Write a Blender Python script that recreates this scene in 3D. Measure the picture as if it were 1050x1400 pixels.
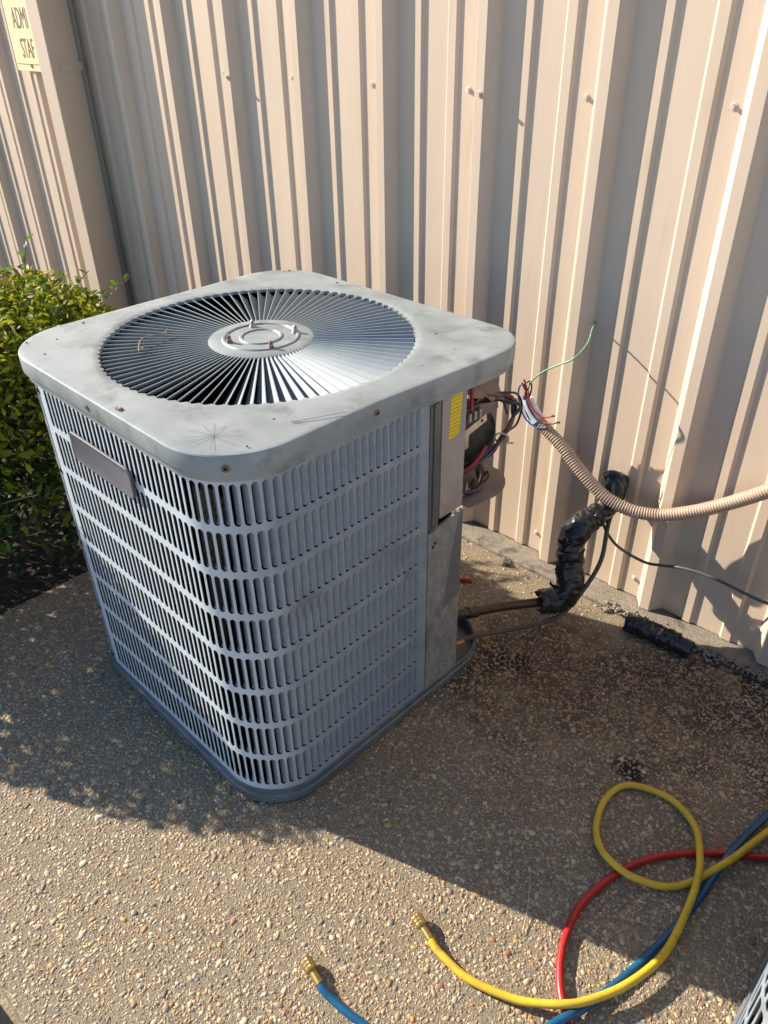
import bpy, bmesh, math, random
import numpy as np
from mathutils import Vector, Matrix
for o in list(bpy.data.objects): bpy.data.objects.remove(o)
S = bpy.context.scene
C = S.collection
rnd = random.Random(7)
PI = math.pi

# ------------------------------------------------------------------ camera
cam = bpy.data.cameras.new('camera'); co = bpy.data.objects.new('camera', cam); C.objects.link(co)
cr, cu, cf = (Vector(v) for v in ((0.730884, 0.682343, -0.014716), (-0.367804, 0.411949, 0.833678), (-0.574916, 0.603909, -0.552055)))
co.matrix_world = Matrix(((cr.x, cu.x, -cf.x, 1.06712), (cr.y, cu.y, -cf.y, -1.55641), (cr.z, cu.z, -cf.z, 1.32234), (0, 0, 0, 1)))
cam.sensor_fit = 'VERTICAL'; cam.sensor_height = 36; cam.sensor_width = 27
cam.lens = 1045.3 / 1400 * 36; cam.clip_start = 0.01; cam.clip_end = 1000
S.camera = co
# ------------------------------------------------------------------ sky, sun, exposure
SUN_AZ, SUN_EL = math.radians(18), math.radians(27.5)      # travel azimuth from +X towards +Y, elevation
sdir = Vector((math.cos(SUN_AZ) * math.cos(SUN_EL), math.sin(SUN_AZ) * math.cos(SUN_EL), -math.sin(SUN_EL)))
W = bpy.data.worlds.new('World'); S.world = W; W.use_nodes = True
wn = W.node_tree.nodes; wl = W.node_tree.links
sky = wn.new('ShaderNodeTexSky'); sky.sky_type = 'NISHITA'; sky.sun_disc = False
sky.sun_elevation = SUN_EL; sky.ozone_density = 4; sky.dust_density = .4
sky.sun_rotation = math.atan2(-sdir.x, -sdir.y) % (2 * PI)
wl.new(sky.outputs[0], wn['Background'].inputs[0]); wn['Background'].inputs[1].default_value = 0.095
sun = bpy.data.lights.new('sun', 'SUN'); sun.energy = 5.0; sun.angle = math.radians(0.53); sun.color = (1.0, 0.885, 0.735)
so = bpy.data.objects.new('sun', sun); C.objects.link(so); so.location = (-6, -3, 5)
so.rotation_euler = sdir.to_track_quat('-Z', 'Y').to_euler()
S.view_settings.view_transform = 'Standard'; S.view_settings.look = 'None'
S.view_settings.gamma = 1; S.view_settings.use_curve_mapping = False
S.view_settings.exposure = 1.22

# ------------------------------------------------------------------ materials
def rgb(c): return (c[0], c[1], c[2], 1)
def mat(name, c1, c2=None, scale=20, lo=.35, hi=.65, c3=None, scale3=5, lo3=.55, hi3=.7, rough=.5, metal=0, spec=.5,
        bump=0, bscale=80, bdist=.002, detail=6, stretch=None, rvar=0, emis=None, coat=0):
    m = bpy.data.materials.new(name); m.use_nodes = True
    nt = m.node_tree; N = nt.nodes; L = nt.links; b = N['Principled BSDF']
    b.inputs['Roughness'].default_value = rough; b.inputs['Metallic'].default_value = metal
    b.inputs['Specular IOR Level'].default_value = spec; b.inputs['Base Color'].default_value = rgb(c1)
    b.inputs['Coat Weight'].default_value = coat
    tc = N.new('ShaderNodeTexCoord'); src = tc.outputs['Object']
    if stretch:
        mp = N.new('ShaderNodeMapping'); mp.inputs['Scale'].default_value = stretch; L.new(src, mp.inputs[0]); src = mp.outputs[0]
    def noise(sc, d=detail):
        n = N.new('ShaderNodeTexNoise'); n.inputs['Scale'].default_value = sc; n.inputs['Detail'].default_value = d
        n.inputs['Roughness'].default_value = .6; L.new(src, n.inputs['Vector']); return n.outputs['Fac']
    def ramp(fac, a, bb):
        r = N.new('ShaderNodeMapRange'); r.inputs['From Min'].default_value = a; r.inputs['From Max'].default_value = bb
        L.new(fac, r.inputs[0]); return r.outputs[0]
    def mix(fac, a, bb):
        x = N.new('ShaderNodeMix'); x.data_type = 'RGBA'; L.new(fac, x.inputs[0])
        for sock, v in ((x.inputs[6], a), (x.inputs[7], bb)):
            if isinstance(v, tuple): sock.default_value = rgb(v)
            else: L.new(v, sock)
        return x.outputs[2]
    col = None
    if c2:
        f = ramp(noise(scale), lo, hi); col = mix(f, c1, c2)
        if rvar:
            r = N.new('ShaderNodeMapRange'); r.inputs['To Min'].default_value = rough - rvar; r.inputs['To Max'].default_value = rough + rvar
            L.new(f, r.inputs[0]); L.new(r.outputs[0], b.inputs['Roughness'])
    if c3: col = mix(ramp(noise(scale3), lo3, hi3), col or c1, c3)
    if col: L.new(col, b.inputs['Base Color'])
    if bump:
        bn = N.new('ShaderNodeBump'); bn.inputs['Strength'].default_value = bump; bn.inputs['Distance'].default_value = bdist
        L.new(noise(bscale, 4), bn.inputs['Height']); L.new(bn.outputs[0], b.inputs['Normal'])
    m['mixers'] = 1
    return m
MT = {}
MT['wall'] = mat('tan painted steel', (.545, .435, .335), (.58, .468, .365), 7, c3=(.47, .355, .25), scale3=16, lo3=.58, hi3=.80, rough=.42, bump=.22, bscale=7, bdist=.005, stretch=(1.3, 1, .22))
MT['wall_trim'] = mat('tan trim', (.52, .42, .325), (.47, .37, .28), 6, rough=.4, stretch=(1, 1, .2), bump=.1, bscale=7, bdist=.003)
MT['bolt'] = mat('painted screw', (.60, .53, .46), (.50, .42, .35), 150, rough=.45)
MT['black_gap'] = mat('dark void', (.012, .011, .01), rough=.95)
MT['cover'] = mat('weathered grey cover', (.205, .238, .247), (.28, .313, .318), 13, .36, .62, c3=(.165, .18, .178), scale3=14, lo3=.53, hi3=.67, rough=.46, bump=.08, bscale=40, rvar=.08)
MT['panel'] = mat('grey louver paint', (.205, .243, .28), (.285, .328, .366), 26, .35, .7, c3=(.165, .165, .165), scale3=12, lo3=.56, hi3=.68, rough=.40, rvar=.08, bump=.05, bscale=60)
def paler_front(m, c, y0, y1):
    """mix a paler colour into the face that looks away from the wall"""
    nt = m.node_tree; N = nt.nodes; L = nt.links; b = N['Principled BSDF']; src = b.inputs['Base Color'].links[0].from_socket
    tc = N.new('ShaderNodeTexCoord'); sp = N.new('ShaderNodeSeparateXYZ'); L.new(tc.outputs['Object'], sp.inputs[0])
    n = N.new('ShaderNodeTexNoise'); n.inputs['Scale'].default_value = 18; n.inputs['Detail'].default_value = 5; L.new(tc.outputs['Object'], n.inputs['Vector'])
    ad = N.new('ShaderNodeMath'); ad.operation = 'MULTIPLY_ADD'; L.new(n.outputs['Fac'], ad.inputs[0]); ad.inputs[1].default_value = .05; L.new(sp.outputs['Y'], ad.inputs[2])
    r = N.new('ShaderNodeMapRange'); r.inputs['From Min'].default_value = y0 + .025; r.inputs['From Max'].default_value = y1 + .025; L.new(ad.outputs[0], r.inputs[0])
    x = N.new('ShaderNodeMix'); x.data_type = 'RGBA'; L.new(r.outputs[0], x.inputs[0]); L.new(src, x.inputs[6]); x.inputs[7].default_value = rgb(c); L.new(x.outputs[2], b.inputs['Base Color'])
MT['panel_sheet'] = mat('paler-front louver sheet', (.205, .243, .28), (.285, .328, .366), 26, .35, .7, c3=(.165, .165, .165), scale3=12, lo3=.56, hi3=.68, rough=.40, rvar=.08, bump=.05, bscale=60)
paler_front(MT['panel_sheet'], (.48, .54, .585), -.250, -.332)  # sheet colour turns paler and bluer towards its front face
MT['vane'] = mat('grey vane paint', (.22, .26, .285), (.27, .31, .33), 20, rough=.58, spec=.3)
MT['pan'] = mat('base pan grey', (.085, .098, .108), (.14, .155, .168), 12, rough=.45, c3=(.06, .058, .055), scale3=14)
MT['service'] = mat('dull galvanised service panel', (.19, .195, .19), (.27, .275, .265), 60, .42, .62, c3=(.12, .12, .115), scale3=7, lo3=.5, hi3=.62, rough=.5, stretch=(1, 1, .6))
MT['patch'] = mat('cleaner grey patch', (.125, .13, .128), (.15, .155, .15), 40, rough=.42)
MT['plate_tan'] = mat('dusty inner plate', (.34, .31, .285), (.27, .235, .21), 16, c3=(.16, .11, .08), scale3=40, lo3=.68, hi3=.78, rough=.6)
MT['strip'] = mat('worn dark strip', (.10, .10, .095), (.17, .165, .155), 25, rough=.42, metal=.3, stretch=(1, 1, .15))
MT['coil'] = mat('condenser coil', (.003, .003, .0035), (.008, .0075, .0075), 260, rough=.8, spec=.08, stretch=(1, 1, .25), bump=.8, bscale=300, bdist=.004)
MT['dark_in'] = mat('dark inside', (.03, .032, .036), (.05, .05, .052), 10, rough=.7)
MT['fan'] = mat('fan blade steel', (.30, .32, .34), (.22, .23, .24), 12, rough=.3, metal=.6)
MT['plate_grey'] = mat('grey name plate', (.080, .082, .098), (.105, .106, .122), 200, rough=.55)
MT['rust'] = mat('rusty screw', (.16, .075, .04), (.28, .16, .10), 200, rough=.8)
MT['steel'] = mat('bolt steel', (.34, .35, .34), (.24, .24, .23), 120, rough=.4, metal=.5)
MT['silver'] = mat('capacitor can', (.62, .60, .56), (.5, .48, .44), 60, rough=.28, metal=.8)
MT['blackp'] = mat('black plastic', (.016, .016, .017), (.03, .029, .028), 40, rough=.4)
MT['dust'] = mat('dusty brown sheet', (.26, .20, .16), (.18, .135, .11), 22, rough=.8, bump=.4, bscale=40)
MT['copper'] = mat('tarnished copper', (.045, .032, .028), (.07, .046, .037), 40, rough=.42, metal=.5, c3=(.04, .032, .03), scale3=25)
MT['foam'] = mat('black pipe insulation', (.010, .010, .011), (.022, .021, .021), 30, rough=.3, bump=.35, bscale=75, bdist=.003)
MT['foamgrey'] = mat('torn insulation inside', (.14, .13, .11), (.05, .05, .05), 60, rough=.8)
MT['liquid'] = mat('brown line', (.055, .043, .038), (.08, .06, .05), 50, rough=.45)
MT['conduit'] = mat('tan conduit', (.44, .32, .235), (.38, .27, .20), 30, rough=.55)
MT['cable'] = mat('grey cable', (.055, .052, .052), (.085, .08, .078), 30, rough=.45)
MT['tape'] = mat('pale tape', (.55, .64, .72), (.40, .50, .60), 60, rough=.35)
for n, c in dict(w_red=(.40, .03, .025), w_pink=(.55, .12, .15), w_blue=(.03, .11, .36), w_green=(.20, .42, .24), w_brown=(.09, .045, .03), w_black=(.018, .016, .016),
                 w_purple=(.10, .06, .11), w_dull=(.17, .05, .035), w_tie=(.5, .42, .30), orange=(.62, .09, .035)).items():
    MT[n] = mat(n, c, tuple(x * .7 for x in c), 80, rough=.45)
MT['h_yellow'] = mat('yellow hose', (.66, .42, .025), (.55, .35, .03), 25, c3=(.36, .22, .04), scale3=45, lo3=.58, hi3=.72, rough=.38)
MT['h_red'] = mat('red hose', (.48, .016, .018), (.38, .016, .016), 40, c3=(.20, .03, .025), scale3=45, lo3=.6, hi3=.72, rough=.36)
MT['h_blue'] = mat('blue hose', (.004, .085, .19), (.004, .065, .145), 40, rough=.36)
MT['brass'] = mat('brass fitting', (.50, .35, .12), (.40, .27, .10), 90, rough=.32, metal=.85)
MT['soil'] = mat('dark soil', (.016, .012, .009), (.035, .025, .018), 30, rough=.95, bump=1, bscale=60, bdist=.02)
MT['ground'] = mat('dry ground', (.26, .21, .15), (.32, .26, .19), 2, c3=(.18, .16, .09), scale3=8, rough=.95, bump=.6, bscale=30, bdist=.02)
MT['ledge'] = mat('rough ledge concrete', (.27, .235, .19), (.20, .17, .135), 60, c3=(.10, .09, .075), scale3=14, lo3=.56, hi3=.68, rough=.9, bump=1, bscale=220, bdist=.005)
MT['paver'] = mat('brown paver', (.34, .25, .17), (.26, .19, .13), 18, rough=.85, bump=.4, bscale=90)
MT['bark'] = mat('shrub bark', (.085, .062, .045), (.13, .10, .075), 40, rough=.9)
MT['drytwig'] = mat('dry twig', (.30, .22, .13), (.22, .15, .09), 60, rough=.8)
MT['dryleaf'] = mat('dry leaf', (.12, .08, .05), (.08, .055, .035), 80, rough=.8)
MT['sign'] = mat('cream sign', (.78, .66, .38), (.74, .61, .34), 10, rough=.4)
MT['ink'] = mat('brown sign lettering', (.14, .10, .06), rough=.5)
MT['debris'] = mat('grey debris', (.16, .155, .15), (.07, .07, .07), 60, rough=.7)
MT['scratch'] = mat('dust scratch', (.20, .20, .19), rough=.7)

def attr_mat(name, attr, rough, spec=.4, trans=0, bump=0):
    m = bpy.data.materials.new(name); m.use_nodes = True; nt = m.node_tree; N = nt.nodes; L = nt.links; b = N['Principled BSDF']
    a = N.new('ShaderNodeAttribute'); a.attribute_name = attr; L.new(a.outputs['Color'], b.inputs['Base Color'])
    b.inputs['Roughness'].default_value = rough; b.inputs['Specular IOR Level'].default_value = spec
    if trans:
        t = N.new('ShaderNodeBsdfTranslucent'); L.new(a.outputs['Color'], t.inputs['Color'])
        mx = N.new('ShaderNodeMixShader'); mx.inputs[0].default_value = trans
        L.new(b.outputs[0], mx.inputs[1]); L.new(t.outputs[0], mx.inputs[2]); L.new(mx.outputs[0], N['Material Output'].inputs[0])
    return m
MT['pebble'] = attr_mat('aggregate pebble', 'pc', .62)
MT['leaf'] = attr_mat('shrub leaf', 'lc', .55, .2, .4)

def concrete():
    m = bpy.data.materials.new('exposed aggregate concrete'); m.use_nodes = True; nt = m.node_tree; N = nt.nodes; L = nt.links; b = N['Principled BSDF']
    tc = N.new('ShaderNodeTexCoord'); src = tc.outputs['Object']
    def noise(sc, d=5, r=.6):
        n = N.new('ShaderNodeTexNoise'); n.inputs['Scale'].default_value = sc; n.inputs['Detail'].default_value = d; n.inputs['Roughness'].default_value = r
        L.new(src, n.inputs['Vector']); return n.outputs['Fac']
    def ramp(f, a, c, t0=0., t1=1.):
        r = N.new('ShaderNodeMapRange'); r.inputs['From Min'].default_value = a; r.inputs['From Max'].default_value = c
        r.inputs['To Min'].default_value = t0; r.inputs['To Max'].default_value = t1; L.new(f, r.inputs[0]); return r.outputs[0]
    def mix(f, a, c):
        x = N.new('ShaderNodeMix'); x.data_type = 'RGBA'; L.new(f, x.inputs[0])
        for sk, v in ((x.inputs[6], a), (x.inputs[7], c)):
            if isinstance(v, tuple): sk.default_value = rgb(v)
            else: L.new(v, sk)
        return x.outputs[2]
    def math_(op, a, c):
        x = N.new('ShaderNodeMath'); x.operation = op
        for sk, v in ((x.inputs[0], a), (x.inputs[1], c)):
            if isinstance(v, (int, float)): sk.default_value = v
            else: L.new(v, sk)
        return x.outputs[0]
    col = mix(ramp(noise(7), .35, .65), (.132, .110, .080), (.188, .155, .112))
    col = mix(ramp(noise(240, 2), .42, .62), col, (.26, .212, .148))
    v = N.new('ShaderNodeTexVoronoi'); v.inputs['Scale'].default_value = 230; L.new(src, v.inputs['Vector'])
    cell = mix(ramp(v.outputs['Color'], .15, .9), (.37, .29, .18), (.11, .092, .07))
    col = mix(ramp(v.outputs['Distance'], .50, .36), col, cell)
    def blob(cx, cy, rad, strength, c, col):
        d = N.new('ShaderNodeVectorMath'); d.operation = 'DISTANCE'; L.new(src, d.inputs[0]); d.inputs[1].default_value = (cx, cy, 0)
        dd = math_('ADD', d.outputs['Value'], ramp(noise(5.5, 6, .7), .3, .7, -rad * .55, rad * .55))
        return mix(ramp(dd, rad * .45, rad * 1.1, strength, 0), col, c)
    col = blob(.44, -.34, .24, .80, (.040, .028, .020), col)       # oily stain below the pipe
    col = blob(.68, -.22, .22, .72, (.045, .036, .028), col)
    col = blob(.70, -.42, .36, .35, (.07, .058, .046), col)
    col = blob(.30, -.47, .15, .75, (.02, .018, .016), col)
    col = blob(.37, -.38, .05, .9, (.010, .010, .009), col)
    col = blob(.725, -.475, .03, .95, (.012, .012, .012), col)     # small tar spot by the yellow loop
    col = blob(.95, -.05, .34, .8, (.025, .024, .024), col)
    L.new(col, b.inputs['Base Color'])
    b.inputs['Roughness'].default_value = .85; b.inputs['Specular IOR Level'].default_value = .3
    h = math_('ADD', math_('MULTIPLY', noise(160, 4), .6), math_('MULTIPLY', ramp(v.outputs['Distance'], .4, 0), .6))
    bn = N.new('ShaderNodeBump'); bn.inputs['Strength'].default_value = .7; bn.inputs['Distance'].default_value = .003
    L.new(h, bn.inputs['Height']); L.new(bn.outputs[0], b.inputs['Normal'])
    return m
MT['concrete'] = concrete()

def label_mat():
    m = bpy.data.materials.new('yellow printed label'); m.use_nodes = True; nt = m.node_tree; N = nt.nodes; L = nt.links; b = N['Principled BSDF']
    tc = N.new('ShaderNodeTexCoord')
    mp = N.new('ShaderNodeMapping'); mp.inputs['Scale'].default_value = (1, 420, 900); L.new(tc.outputs['Object'], mp.inputs[0])
    n = N.new('ShaderNodeTexNoise'); n.inputs['Scale'].default_value = 1; n.inputs['Detail'].default_value = 1; L.new(mp.outputs[0], n.inputs['Vector'])
    w = N.new('ShaderNodeTexWave'); w.wave_type = 'BANDS'; w.bands_direction = 'Z'; w.inputs['Scale'].default_value = 42; L.new(tc.outputs['Object'], w.inputs['Vector'])
    mu = N.new('ShaderNodeMath'); mu.operation = 'MULTIPLY'; L.new(n.outputs['Fac'], mu.inputs[0]); L.new(w.outputs['Fac'], mu.inputs[1])
    r = N.new('ShaderNodeMapRange'); r.inputs['From Min'].default_value = .30; r.inputs['From Max'].default_value = .40; L.new(mu.outputs[0], r.inputs[0])
    x = N.new('ShaderNodeMix'); x.data_type = 'RGBA'; L.new(r.outputs[0], x.inputs[0]); x.inputs[6].default_value = rgb((.74, .55, .02)); x.inputs[7].default_value = rgb((.42, .31, .03))
    L.new(x.outputs[2], b.inputs['Base Color']); b.inputs['Roughness'].default_value = .45
    return m
MT['label'] = label_mat()

# ------------------------------------------------------------------ mesh helpers
def link(o, parent=None):
    C.objects.link(o)
    if parent is not None: o.parent = parent
    return o
def sharp(me, ang=35):
    me.polygons.foreach_set('use_smooth', [True] * len(me.polygons)); me.set_sharp_from_angle(angle=math.radians(ang))
def obj(name, bm, m, parent=None, smooth=None, loc=(0, 0, 0)):
    bmesh.ops.recalc_face_normals(bm, faces=bm.faces)
    me = bpy.data.meshes.new(name); bm.to_mesh(me); bm.free(); me.materials.append(MT[m])
    if smooth: sharp(me, smooth)
    o = bpy.data.objects.new(name, me); o.location = loc
    return link(o, parent)
def obj_py(name, v, f, m, parent=None, smooth=None):
    bm = bmesh.new(); vs = [bm.verts.new(x) for x in v]
    for q in f:
        try: bm.faces.new([vs[i] for i in q])
        except ValueError: pass
    bmesh.ops.remove_doubles(bm, verts=bm.verts, dist=1e-5)
    return obj(name, bm, m, parent, smooth)
def empty(name, loc=(0, 0, 0), rz=0):
    o = bpy.data.objects.new(name, None); o.location = loc; o.rotation_euler = (0, 0, rz); return link(o)
def tag(o, label=None, cat=None, group=None, kind=None):
    for k, v in (('label', label), ('category', cat), ('group', group), ('kind', kind)):
        if v: o[k] = v
    return o
def box(bm, x0, x1, y0, y1, z0, z1, bev=0, M=None):
    v = [bm.verts.new(p) for p in ((x0, y0, z0), (x1, y0, z0), (x1, y1, z0), (x0, y1, z0), (x0, y0, z1), (x1, y0, z1), (x1, y1, z1), (x0, y1, z1))]
    fs = [bm.faces.new([v[i] for i in q]) for q in ((0, 3, 2, 1), (4, 5, 6, 7), (0, 1, 5, 4), (1, 2, 6, 5), (2, 3, 7, 6), (3, 0, 4, 7))]
    if bev:
        es = list({e for f in fs for e in f.edges})
        r = bmesh.ops.bevel(bm, geom=es, offset=bev, segments=2, profile=.5, affect='EDGES'); v = list({x for f in r['faces'] for x in f.verts} | set(v))
    if M:
        for x in v:
            if x.is_valid: x.co = M @ x.co
    return bm
def BX(*a, **k): return box(bmesh.new(), *a, **k)
def cyl(bm, p, axis, r, h, n=12, r2=None, bev=0):
    """cylinder from p along axis"""
    a = Vector(axis).normalized(); t = a.orthogonal().normalized(); u = a.cross(t); p = Vector(p)
    r2 = r if r2 is None else r2; A = []; B = []
    for i in range(n):
        d = math.cos(2 * PI * i / n) * t + math.sin(2 * PI * i / n) * u
        A.append(bm.verts.new(p + d * r)); B.append(bm.verts.new(p + a * h + d * r2))
    for i in range(n): bm.faces.new((A[i], A[(i + 1) % n], B[(i + 1) % n], B[i]))
    bm.faces.new(A[::-1]); bm.faces.new(B)
    return bm
def catmull(pts, step):
    P = [Vector(p) for p in pts]; P = [2 * P[0] - P[1]] + P + [2 * P[-1] - P[-2]]; out = []
    for i in range(1, len(P) - 2):
        p0, p1, p2, p3 = P[i - 1:i + 3]; n = max(2, int((p2 - p1).length / step))
        for k in range(n):
            t = k / n
            out.append(.5 * ((2 * p1) + (p2 - p0) * t + (2 * p0 - 5 * p1 + 4 * p2 - p3) * t * t + (3 * p1 - p0 - 3 * p2 + p3) * t ** 3))
    out.append(P[-2]); return out
def tube(bm, pts, rad, n=8, step=.01, smooth=True):
    P = catmull(pts, step) if smooth else [Vector(p) for p in pts]
    T = [(P[min(i + 1, len(P) - 1)] - P[max(i - 1, 0)]).normalized() for i in range(len(P))]
    u = T[0].orthogonal().normalized(); rings = []
    s = 0
    for i, p in enumerate(P):
        u = (u - T[i] * u.dot(T[i])).normalized(); w = T[i].cross(u)
        if i: s += (P[i] - P[i - 1]).length
        r = rad(s, i / (len(P) - 1)) if callable(rad) else rad
        rings.append([bm.verts.new(p + r * (math.cos(2 * PI * k / n) * u + math.sin(2 * PI * k / n) * w)) for k in range(n)])
    for a, b in zip(rings, rings[1:]):
        for k in range(n): bm.faces.new((a[k], a[(k + 1) % n], b[(k + 1) % n], b[k]))
    bm.faces.new(rings[0][::-1]); bm.faces.new(rings[-1])
    return bm
def TB(*a, **k): return tube(bmesh.new(), *a, **k)
def extrude_profile(prof, z0, z1, nz=1):
    v = []; f = []; n = len(prof)
    for j in range(nz + 1):
        z = z0 + (z1 - z0) * j / nz; v += [(x, y, z) for x, y in prof]
    for j in range(nz):
        for i in range(n - 1): f.append((j * n + i, j * n + i + 1, (j + 1) * n + i + 1, (j + 1) * n + i))
    return v, f
def rrect(hx, hy, R, seg=10, rads=None):
    """rounded rectangle outline, counter-clockwise from the front-left arc"""
    out = []
    rads = rads or (R, R, R, R)
    for (sx, sy, a0), r in zip(((-1, -1, PI), (1, -1, 1.5 * PI), (1, 1, 0), (-1, 1, .5 * PI)), rads):
        for k in range(seg + 1):
            a = a0 + .5 * PI * k / seg; out.append((sx * (hx - r) + r * math.cos(a), sy * (hy - r) + r * math.sin(a)))
    return out
def loft(rings, close_top=None, close_bot=None):
    """rings: list of (outline, z)"""
    v = []; f = []; n = len(rings[0][0])
    for o, z in rings: v += [(x, y, z) for x, y in o]
    for j in range(len(rings) - 1):
        for i in range(n): f.append((j * n + i, j * n + (i + 1) % n, (j + 1) * n + (i + 1) % n, (j + 1) * n + i))
    if close_bot: f.append(tuple(range(n))[::-1])
    if close_top: f.append(tuple(range((len(rings) - 1) * n, len(rings) * n)))
    return v, f
def fast_mesh(name, verts, faces_loops, loop_starts, m, attr=None, cols=None, parent=None, smooth=False):
    me = bpy.data.meshes.new(name)
    me.vertices.add(len(verts)); me.vertices.foreach_set('co', verts.astype(np.float32).ravel())
    me.loops.add(len(faces_loops)); me.loops.foreach_set('vertex_index', faces_loops.astype(np.int32))
    me.polygons.add(len(loop_starts)); me.polygons.foreach_set('loop_start', loop_starts.astype(np.int32))
    me.update(calc_edges=True)
    if attr:
        a = me.attributes.new(attr, 'FLOAT_COLOR', 'POINT'); a.data.foreach_set('color', cols.astype(np.float32).ravel())
    if smooth: me.polygons.foreach_set('use_smooth', np.ones(len(loop_starts), bool))
    me.validate(); me.materials.append(MT[m])
    return link(bpy.data.objects.new(name, me), parent)

# ================================================================== SETTING
tag(obj('ground', BX(-150, 150, -150, 150, -.30, -.07), 'ground'), kind='structure')
tag(obj('planting_bed', BX(-4.0, -.742, -2.6, .03, -.2, -.03), 'soil'), kind='structure')
pad = tag(obj('concrete_pad', BX(-.735, 3.6, -1.55, -.052, -.14, 0, bev=.008), 'concrete'), kind='structure')
# rough ledge of the footing below the wall
nx = 420; v = []; f = []
r2 = random.Random(3)
for i in range(nx + 1):
    X = -4 + 8 * i / nx; e = -.053 + r2.uniform(-.003, .003); h = .004 + r2.uniform(-.0008, .001)
    v += [(X, e, -.05), (X, e + .004, h * .4), (X, e + .014, h), (X, -.01, h + r2.uniform(-.001, .001)), (X, .12, h)]
for i in range(nx):
    for k in range(4): a = i * 5 + k; f.append((a, a + 5, a + 6, a + 1))
tag(obj_py('wall_footing', v, f, 'ledge', smooth=60), kind='structure')

# exposed aggregate pebbles
def pebbles():
    rs = np.random.RandomState(5); n = 118000
    X = rs.uniform(-.73, 1.45, n); Y = rs.uniform(-1.545, -.06, n)
    keep = (Y < -.20) | (rs.rand(n) < .25) | (X > .55); X = X[keep]; Y = Y[keep]; n = len(X)
    size = np.clip(rs.lognormal(math.log(.0027), .42, n), .0011, .0088)
    asp = rs.uniform(.42, .9, n); rot = rs.uniform(0, 2 * PI, n); hgt = size * rs.uniform(.08, .22, n)
    k = 6; ang = np.arange(k) * 2 * PI / k
    jit = rs.uniform(.66, 1.25, (n, k))
    def ring(s, z):
        lx = np.cos(ang)[None] * size[:, None] * jit * s; ly = np.sin(ang)[None] * size[:, None] * asp[:, None] * jit * s
        x = X[:, None] + lx * np.cos(rot)[:, None] - ly * np.sin(rot)[:, None]; y = Y[:, None] + lx * np.sin(rot)[:, None] + ly * np.cos(rot)[:, None]
        return np.stack([x, y, np.broadcast_to(z[:, None], x.shape)], -1)
    r0 = ring(1, np.full(n, -.001)); r1 = ring(.82, hgt * .7)
    ap = np.stack([X + rs.uniform(-1, 1, n) * size * .15, Y + rs.uniform(-1, 1, n) * size * .15, hgt], -1)[:, None]
    V = np.concatenate([r0, r1, ap], 1); nv = 2 * k + 1
    q = np.array([[i, (i + 1) % k, k + (i + 1) % k, k + i] for i in range(k)]).ravel(); t = np.array([[k + i, k + (i + 1) % k, 2 * k] for i in range(k)]).ravel()
    tmpl = np.concatenate([q, t]); st = np.concatenate([np.arange(k) * 4, 4 * k + np.arange(k) * 3])
    loops = (tmpl[None] + np.arange(n)[:, None] * nv).ravel(); starts = (st[None] + np.arange(n)[:, None] * len(tmpl)).ravel()
    pal = np.array([(.43, .35, .245), (.36, .275, .175), (.28, .21, .15), (.43, .365, .27), (.46, .415, .34), (.21, .175, .14), (.33, .18, .09), (.40, .26, .11), (.15, .14, .14), (.34, .31, .28), (.30, .16, .11)])
    w = np.array([.19, .15, .14, .10, .05, .13, .03, .05, .05, .09, .02]); ci = rs.choice(len(pal), n, p=w / w.sum())
    col = pal[ci] * rs.uniform(.72, 1.18, (n, 1)) * np.array([1.04, .97, .84])
    # stained zone near the pipe: brown film over the stones
    d = np.minimum(np.hypot(X - .44, Y + .34) / .28, np.hypot(X - .68, Y + .22) / .24) + rs.uniform(-.25, .25, n)
    s = np.clip(1.15 - d, 0, 1)[:, None]; col = col * (1 - .55 * s) + np.array([.20, .10, .035]) * .45 * s
    cols = np.ones((n, nv, 4)); cols[:, :, :3] = col[:, None]
    o = fast_mesh('aggregate_pebbles', V.reshape(-1, 3), loops, starts, 'pebble', 'pc', cols.reshape(-1, 4), smooth=True)
    tag(o, 'tan and brown pebbles set in the exposed aggregate concrete', 'pebbles', kind='stuff')
pebbles()

# ---------------------------------------------------------------- corrugated wall
X0, PITCH = -.0865, .3048
wall = tag(empty('metal_wall', (0, 0, 0)), 'tan ribbed sheet metal wall behind the grey condenser unit', 'wall')
def rib_profile(e):
    """one 12 inch module ending at the right foot of the major rib whose top ends at e"""
    b = e - PITCH
    return [(b + .022, .032), (b + .074, .032), (b + .080, .026), (b + .097, .026), (b + .104, .032), (b + .173, .032), (b + .179, .026), (b + .200, .026), (b + .207, .032),
            (b + .2565, .032), (b + .2785, .0015), (b + .2800, 0), (e - .0012, 0), (e, .0012)]
H_WALL, Z_WALL = 3.4, .007
for n0 in range(-14, 13, 3):      # each sheet is three modules wide and laps over the next at a major rib
    prof = []
    for k in range(3): prof += rib_profile(X0 + PITCH * (n0 + 1 + k))
    e = X0 + PITCH * (n0 + 3)
    prof.append((e + .0205, .0305))
    prof = [(X0 + PITCH * n0 - .030, .004), (X0 + PITCH * n0 - .0275, .0012), (X0 + PITCH * n0 - .001, .0012), (X0 + PITCH * n0 + .0005, .002)] + prof
    vv, ff = extrude_profile(prof, Z_WALL, H_WALL, 6)
    o = obj_py('wall_panel', vv, ff, 'wall', wall)
    md = o.modifiers.new('thick', 'SOLIDIFY'); md.thickness = .0007; md.offset = 1
obj('backing', BX(-4.4, 4.0, .06, .10, -.05, H_WALL), 'black_gap', wall)
def screw_mesh():
    bm = bmesh.new(); cyl(bm, (0, 0, 0), (0, -1, 0), .0075, .002, 14, .0068); cyl(bm, (0, -.0018, 0), (0, -1, 0), .0045, .0062, 6, .0042); return bm
sc0 = None
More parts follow.
